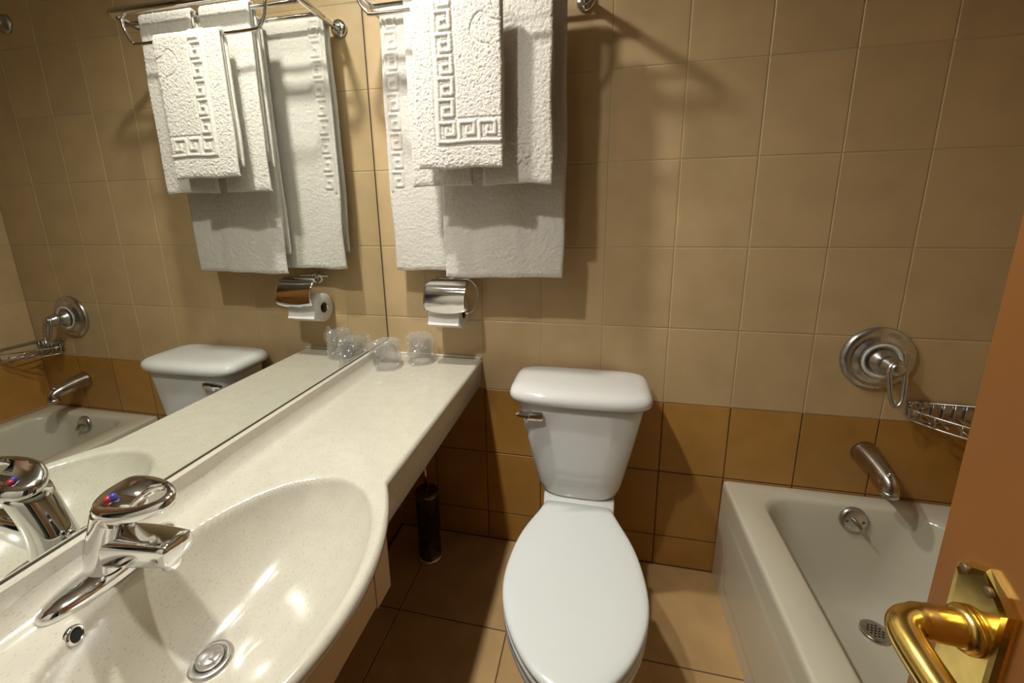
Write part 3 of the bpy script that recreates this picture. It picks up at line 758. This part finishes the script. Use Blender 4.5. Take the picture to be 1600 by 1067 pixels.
def towel(name, label, x0, x1, yb, zb, r, fl, bl, th, res=0.003, pattern=None, seed=0, wave=0.006, flare=0.0, layers=1, inner_dx=0.004, cat='towel', grain=0.0014, skew=0.0, bevel_l=0.0):
    t = thing(name, label, cat, ((x0+x1)/2, yb, zb-fl), 'white towels on the rack')
    nx = max(12, int((x1-x0)/res)); rc = r + th/2
    S = []                                    # (y, z, ny, nz, front depth)
    nf = int(fl/res)
    for k in range(nf+1):
        z = zb - fl + fl*k/nf; S.append((yb-rc, z, -1.0, 0.0, zb-z, True))
    for k in range(1, 10):
        a = PI*k/10; S.append((yb-rc*math.cos(a), zb+rc*math.sin(a), -math.cos(a), math.sin(a), 0.0, k < 5))
    nb = int(bl/(res*3))
    for k in range(nb+1):
        z = zb - bl*k/nb; S.append((yb+rc, z, 1.0, 0.0, zb-z, False))
    outer, inner = [], []
    m = len(S)
    for k, (y, z, ny, nz, dep, front) in enumerate(S):
        ro, ri = [], []
        dist_end = min(k, m-1-k)
        et = min(1.0, 0.45 + dist_end*0.22)
        for i in range(nx+1):
            f = i/nx
            x = x0 + (x1-x0)*f
            q = sm(0.0, 0.25, dep)
            off = wave*q*(noise.noise(Vector((x*9+seed*5.7, dep*2.2, seed))) + 0.4*noise.noise(Vector((x*22+seed, dep*3.0, seed*2.1)))) + flare*q*(f-0.5)*2
            if not front: off = -off*0.3
            xs = x + skew*dep + 0.006*noise.noise(Vector((dep*6, seed*3.1, f*1.5)))*q
            ex = min(i, nx-i)
            ee = min(1.0, 0.35 + ex*0.3)
            d = th/2*et*ee
            if front and ex > 0 and dist_end > 0:
                gq = pattern(x, z) if pattern is not None else 0.0
                d += gq + (0.35 if gq else 1.0)*grain*(noise.noise(Vector((x*260, z*260, seed*1.7))) + 0.8*noise.noise(Vector((x*140, z*140, seed*2.9))))
                hem = min(z-(zb-fl), 99)
                if hem < 0.010: d -= 0.0012*(1-abs(hem-0.005)/0.005)
            ro.append((xs, y + ny*d - off, z + nz*d + (0.010*noise.noise(Vector((x*9, seed*1.3, 0)))*sm(fl*0.5, fl, dep) if front else 0)))
            di = th/2*et*ee
            ri.append((xs, y - ny*di - off, z - nz*di))
        outer.append(ro); inner.append(ri)
    n1 = nx+1
    V = [p for r_ in outer for p in r_] + [p for r_ in inner for p in r_]
    B = len(outer)*n1; F = []
    for k in range(m-1):
        for i in range(nx):
            a = k*n1+i
            F.append((a, a+1, a+n1+1, a+n1)); F.append((B+a, B+a+n1, B+a+n1+1, B+a+1))
    for k in range(m-1):
        a = k*n1; F.append((a, a+n1, B+a+n1, B+a)); a = k*n1+nx; F.append((a, B+a, B+a+n1, a+n1))
    for i in range(nx):
        F.append((i, B+i, B+i+1, i+1)); a = (m-1)*n1+i; F.append((a, a+1, B+a+1, B+a))
    part('outer_cloth', (V, F), 'towel', t)
    # stitched hem along the bottom edge of the front face
    hz = zb-fl
    hp = []
    for i in range(0, nx+1, 2):
        p = outer[1][i]; hp.append((p[0], p[1]+th*0.35, p[2]-0.001))
    part('hem', tube(hp, 0.0030, 6), 'towel_hem', t)
    # folded layers between front and back
    for j in range(layers):
        k1 = (j+1)/(layers+1)
        yy0 = yb - (rc-th/2)*(1-k1*0.9)
        rows = []
        zt, zbm = zb - 0.004, zb - min(bl, fl)*(0.96 - 0.03*j) - 0.006*(j % 2)
        for k in range(13):
            z = zt + (zbm-zt)*k/12
            row = []
            for i in range(25):
                f = i/24
                q = sm(0, 0.25, zb-z)
                x = x0 + inner_dx*(1-0.5*j) + (x1-x0-2*inner_dx*(1-0.3*j))*f + skew*(zb-z)
                row.append((x, yy0 - 0.7*wave*q*noise.noise(Vector((x*9+seed*5.7, (zb-z)*2.2, seed))) - flare*q*(f-0.5)*2 + 0.010*q*k1*math.sin(j*2+1+f*2), z))
            rows.append(row)
        Vb = [p for r_ in rows for p in r_] + [(p[0], p[1]+0.005, p[2]) for r_ in rows for p in r_]
        Bn = 13*25; Fb = []
        for k in range(12):
            for i in range(24):
                a = k*25+i; Fb.append((a, a+25, a+26, a+1)); Fb.append((Bn+a, Bn+a+1, Bn+a+26, Bn+a+25))
            a = k*25; Fb.append((a, Bn+a, Bn+a+25, a+25)); a = k*25+24; Fb.append((a, a+25, Bn+a+25, Bn+a))
        for i in range(24):
            a = 12*25+i; Fb.append((a, Bn+a, Bn+a+1, a+1))
        part('folded_layer', (Vb, Fb), 'towel', t)
    return t

# face towel with Greek key border, on the hanging rail
pf = Pattern()
zt_, zb_ = ZH+0.005, ZH-0.372
kx0, kx1 = 0.333, 0.377
kz0 = zb_+0.058
pf.key_v(kx0+0.003, kx1-0.003, kz0+0.052, kz0+0.052*6.6, 6)
pf.add((kx0-0.006, kz0-0.006), (kx0-0.006, zt_), 'groove'); pf.add((kx1+0.006, kz0+0.058), (kx1+0.006, zt_), 'groove')
pf.key_h(kx0+0.003, 0.497, kz0+0.004, kz0+0.048, 3)
pf.add((kx0-0.006, kz0-0.006), (0.5, kz0-0.006), 'groove'); pf.add((kx1+0.006, kz0+0.058), (0.5, kz0+0.058), 'groove')
sw = spline([(0.5, 0, 1.665), (0.474, 0, 1.672), (0.452, 0, 1.688), (0.432, 0, 1.672), (0.426, 0, 1.645), (0.446, 0, 1.625), (0.470, 0, 1.618), (0.488, 0, 1.600), (0.499, 0, 1.575)], 6)
pf.poly([(p.x, p.z) for p in sw])
sw = spline([(0.478, 0, 1.72), (0.480, 0, 1.70), (0.492, 0, 1.68), (0.499, 0, 1.672)], 5); pf.poly([(p.x, p.z) for p in sw])
sw = spline([(0.425, 0, 1.722), (0.436, 0, 1.714), (0.448, 0, 1.722)], 5); pf.poly([(p.x, p.z) for p in sw])
towel('face_towel', 'small white face towel embossed with a Greek key border, hanging in front', 0.277, 0.500, YH, ZH, 0.0055, 0.372, 0.345, 0.011, 0.0016, pf, 1, 0.0045, 0.0, 2, 0.006)
ph = Pattern()
sw = spline([(0.515, 0, 1.475), (0.528, 0, 1.455), (0.520, 0, 1.437), (0.505, 0, 1.425), (0.512, 0, 1.410), (0.53, 0, 1.412)], 6); ph.poly([(p.x, p.z) for p in sw])
for k in range(5):
    a = k*2*PI/5+0.3
    ph.add((0.535, 1.365), (0.535+0.018*math.cos(a), 1.365+0.016*math.sin(a)), 'rib')
ph.add((0.505, 1.395), (0.56, 1.398), 'groove')
towel('hand_towel', 'white hand towel farther from the mirror, hanging behind the embossed face towel', 0.428, 0.614, YB3, RZ+0.002, 0.0068, 0.498, 0.45, 0.010, 0.0022, ph, 2, 0.006, 0.006, 2, 0.005)
towel('hand_towel', 'white hand towel nearer the mirror, hanging behind the embossed face towel', 0.230, 0.398, YB3, RZ+0.002, 0.0068, 0.498, 0.43, 0.010, 0.0022, None, 3, 0.006, -0.006, 2, 0.004)
pb = Pattern()
pb.key_v(0.104, 0.140, 1.30, 1.80, 9)
pb.poly([(0.098, 1.29), (0.098, 1.80)])
towel('bath_towel', 'long white bath towel nearest the mirror, with embossed side border', 0.092, 0.330, YB1, RZ+0.001, 0.0065, 0.752, 0.70, 0.012, 0.0030, pb, 4, 0.006, -0.004, 1, 0.004)
towel('bath_towel', 'long wide white bath towel hanging behind the hand towels over the paper holder', 0.284, 0.638, YB2, RZ, 0.0065, 0.760, 0.70, 0.011, 0.0030, None, 5, 0.007, 0.0, 2, 0.004)

# ------------------------------------------------------------------ toilet paper holder and roll
px0, px1, pyc, pzc, pr = 0.207, 0.312, -0.062, 0.908, 0.050
hold = thing('paper_holder', 'chrome toilet paper holder with curved cover flap under the towels', 'paper holder', (0.26, 0, 0.95))
part('wall_plate', lathe([(0.024, 0.0), (0.024, 0.006), (0.020, 0.010), (0.010, 0.012)], (0.262, -0.0002, 1.005), axis=(0, -1, 0), n=28), 'chrome', hold)
part('hinge_rod', tube([(0.205, -0.022, 1.015), (0.320, -0.022, 1.015)], 0.0045, 12), 'chrome', hold)
part('hinge_knuckle', box(0.248, 0.274, -0.034, -0.008, 1.006, 1.026, 0.004), 'chrome', hold)
prof = []
for k in range(13):
    a = math.radians(98 + (200-98)*k/12)       # arc over the roll
    R_ = 0.068
    prof.append((pyc-0.004 + R_*math.cos(a)*1.0, pzc+0.046 + R_*math.sin(a)))
rows = []
nX = 20
for k, (yy, zz) in enumerate(prof):
    row = []
    for i in range(nX+1):
        f = i/nX
        s = 2*f-1
        xi = 0.202 + (0.342-0.202)*f
        drop = 0.0
        if k >= 10: drop = -0.010*(1-s*s)*(k-9)/3
        if k <= 2: xi = 0.272 + (xi-0.272)*(0.78+0.08*k)
        row.append((xi, yy, zz+drop))
    rows.append(row)
Vb = [p for r_ in rows for p in r_] + [(p[0], p[1]+0.0014, p[2]-0.0008) for r_ in rows for p in r_]
Bn = len(rows)*(nX+1); Fb = []
for k in range(len(rows)-1):
    for i in range(nX):
        a = k*(nX+1)+i; Fb.append((a, a+1, a+nX+2, a+nX+1)); Fb.append((Bn+a, Bn+a+nX+1, Bn+a+nX+2, Bn+a+1))
    a = k*(nX+1); Fb.append((a, a+nX+1, Bn+a+nX+1, Bn+a)); a += nX; Fb.append((a, Bn+a, Bn+a+nX+1, a+nX+1))
for i in range(nX):
    a = (len(rows)-1)*(nX+1)+i; Fb.append((a, a+1, Bn+a+1, Bn+a))
part('cover_flap', (Vb, Fb), 'chrome', hold)
wl = spline([(0.286, -0.020, 1.014), (0.322, -0.020, 1.012), (0.345, -0.024, 0.992), (0.352, -0.032, 0.960), (0.345, -0.046, 0.925), (0.330, -0.060, 0.911), (0.306, pyc, pzc), (0.245, pyc, pzc), (0.196, pyc, pzc), (0.190, pyc-0.004, pzc+0.010)], 6)
part('roll_arm', tube(wl, 0.0048, 10), 'chrome', hold)
roll = thing('toilet_roll', 'white toilet paper roll half hidden under the chrome cover flap', 'toilet roll', (0.26, pyc, pzc-pr))
part('paper', lathe([(0.019, 0.0), (pr-0.001, 0.0), (pr, 0.001), (pr, px1-px0-0.001), (pr-0.001, px1-px0), (0.019, px1-px0)], (px0, pyc, pzc), axis=(1, 0, 0), n=48, cap0=False, cap1=False), 'paper', roll)
part('core', lathe([(0.0190, -0.0005), (0.0175, -0.0005), (0.0175, px1-px0+0.0005), (0.0190, px1-px0+0.0005)], (px0, pyc, pzc), axis=(1, 0, 0), n=32, cap0=False, cap1=False), 'cardboard', roll)
part('loose_sheet', loft([[(px0+0.001, pyc-pr-0.0006-0.002*k*k, pzc-0.014*k), (px1-0.001, pyc-pr-0.0006-0.002*k*k, pzc-0.014*k), (px1-0.001, pyc-pr-0.0012-0.002*k*k, pzc-0.014*k), (px0+0.001, pyc-pr-0.0012-0.002*k*k, pzc-0.014*k)] for k in (0, 0.5, 1, 1.5, 2.0)]), 'paper', roll, smooth=False)

# ------------------------------------------------------------------ open door with brass handle
door = struct(part('door_1', box(1.05, 1.09, -1.645, -0.942, 0.008, 2.04, 0.0015), 'wood_door', base=(1.07, -1.3, 0), smooth=False))
pyc_, plx = -0.993, 1.05
def plate_prof(k, x):
    y0, y1, z0, z1, c = -1.020+k, -0.966-k, 0.735+k, 0.956-k, 0.012
    return [(x, y1, z0+c), (x, y1, z1-c*1.0), (x, y1-c*0.8, z1-0.003), (x, pyc_, z1+0.006), (x, y0+c*0.8, z1-0.003), (x, y0, z1-c), (x, y0, z0+c), (x, y0+c, z0), (x, y1-c, z0)]
bp = part('handle_plate', loft([plate_prof(0, plx), plate_prof(0, plx-0.0035), plate_prof(0.003, plx-0.006), plate_prof(0.007, plx-0.0065)], False, True), 'brass', door, smooth=False)
for yy in (-0.977, -1.000):
    part('screw', lathe([(0.0042, -0.001), (0.0040, 0.0014), (0.0005, 0.0018)], (plx-0.0062, yy, 0.9465), axis=(-1, 0, 0), n=14), 'brass_screw', bp)
part('collar', lathe([(0.0185, 0.0), (0.0185, 0.004), (0.0165, 0.008), (0.014, 0.009)], (plx-0.006, pyc_, 0.902), axis=(-1, 0, 0), n=28), 'brass', bp)
lev = spline([(plx-0.010, pyc_, 0.902), (plx-0.030, pyc_, 0.903), (plx-0.044, pyc_-0.001, 0.9035), (plx-0.055, pyc_-0.007, 0.903), (plx-0.059, pyc_-0.020, 0.901), (plx-0.059, pyc_-0.05, 0.898), (plx-0.058, pyc_-0.085, 0.896), (plx-0.056, pyc_-0.118, 0.896)], 6)
part('lever_handle', tube(lev, [0.0138]*8 + [0.0134]*4 + [0.0124]*(len(lev)-20) + [0.0124, 0.0128, 0.0132, 0.0132, 0.0125, 0.011, 0.008, 0.004], 18), 'brass', bp)
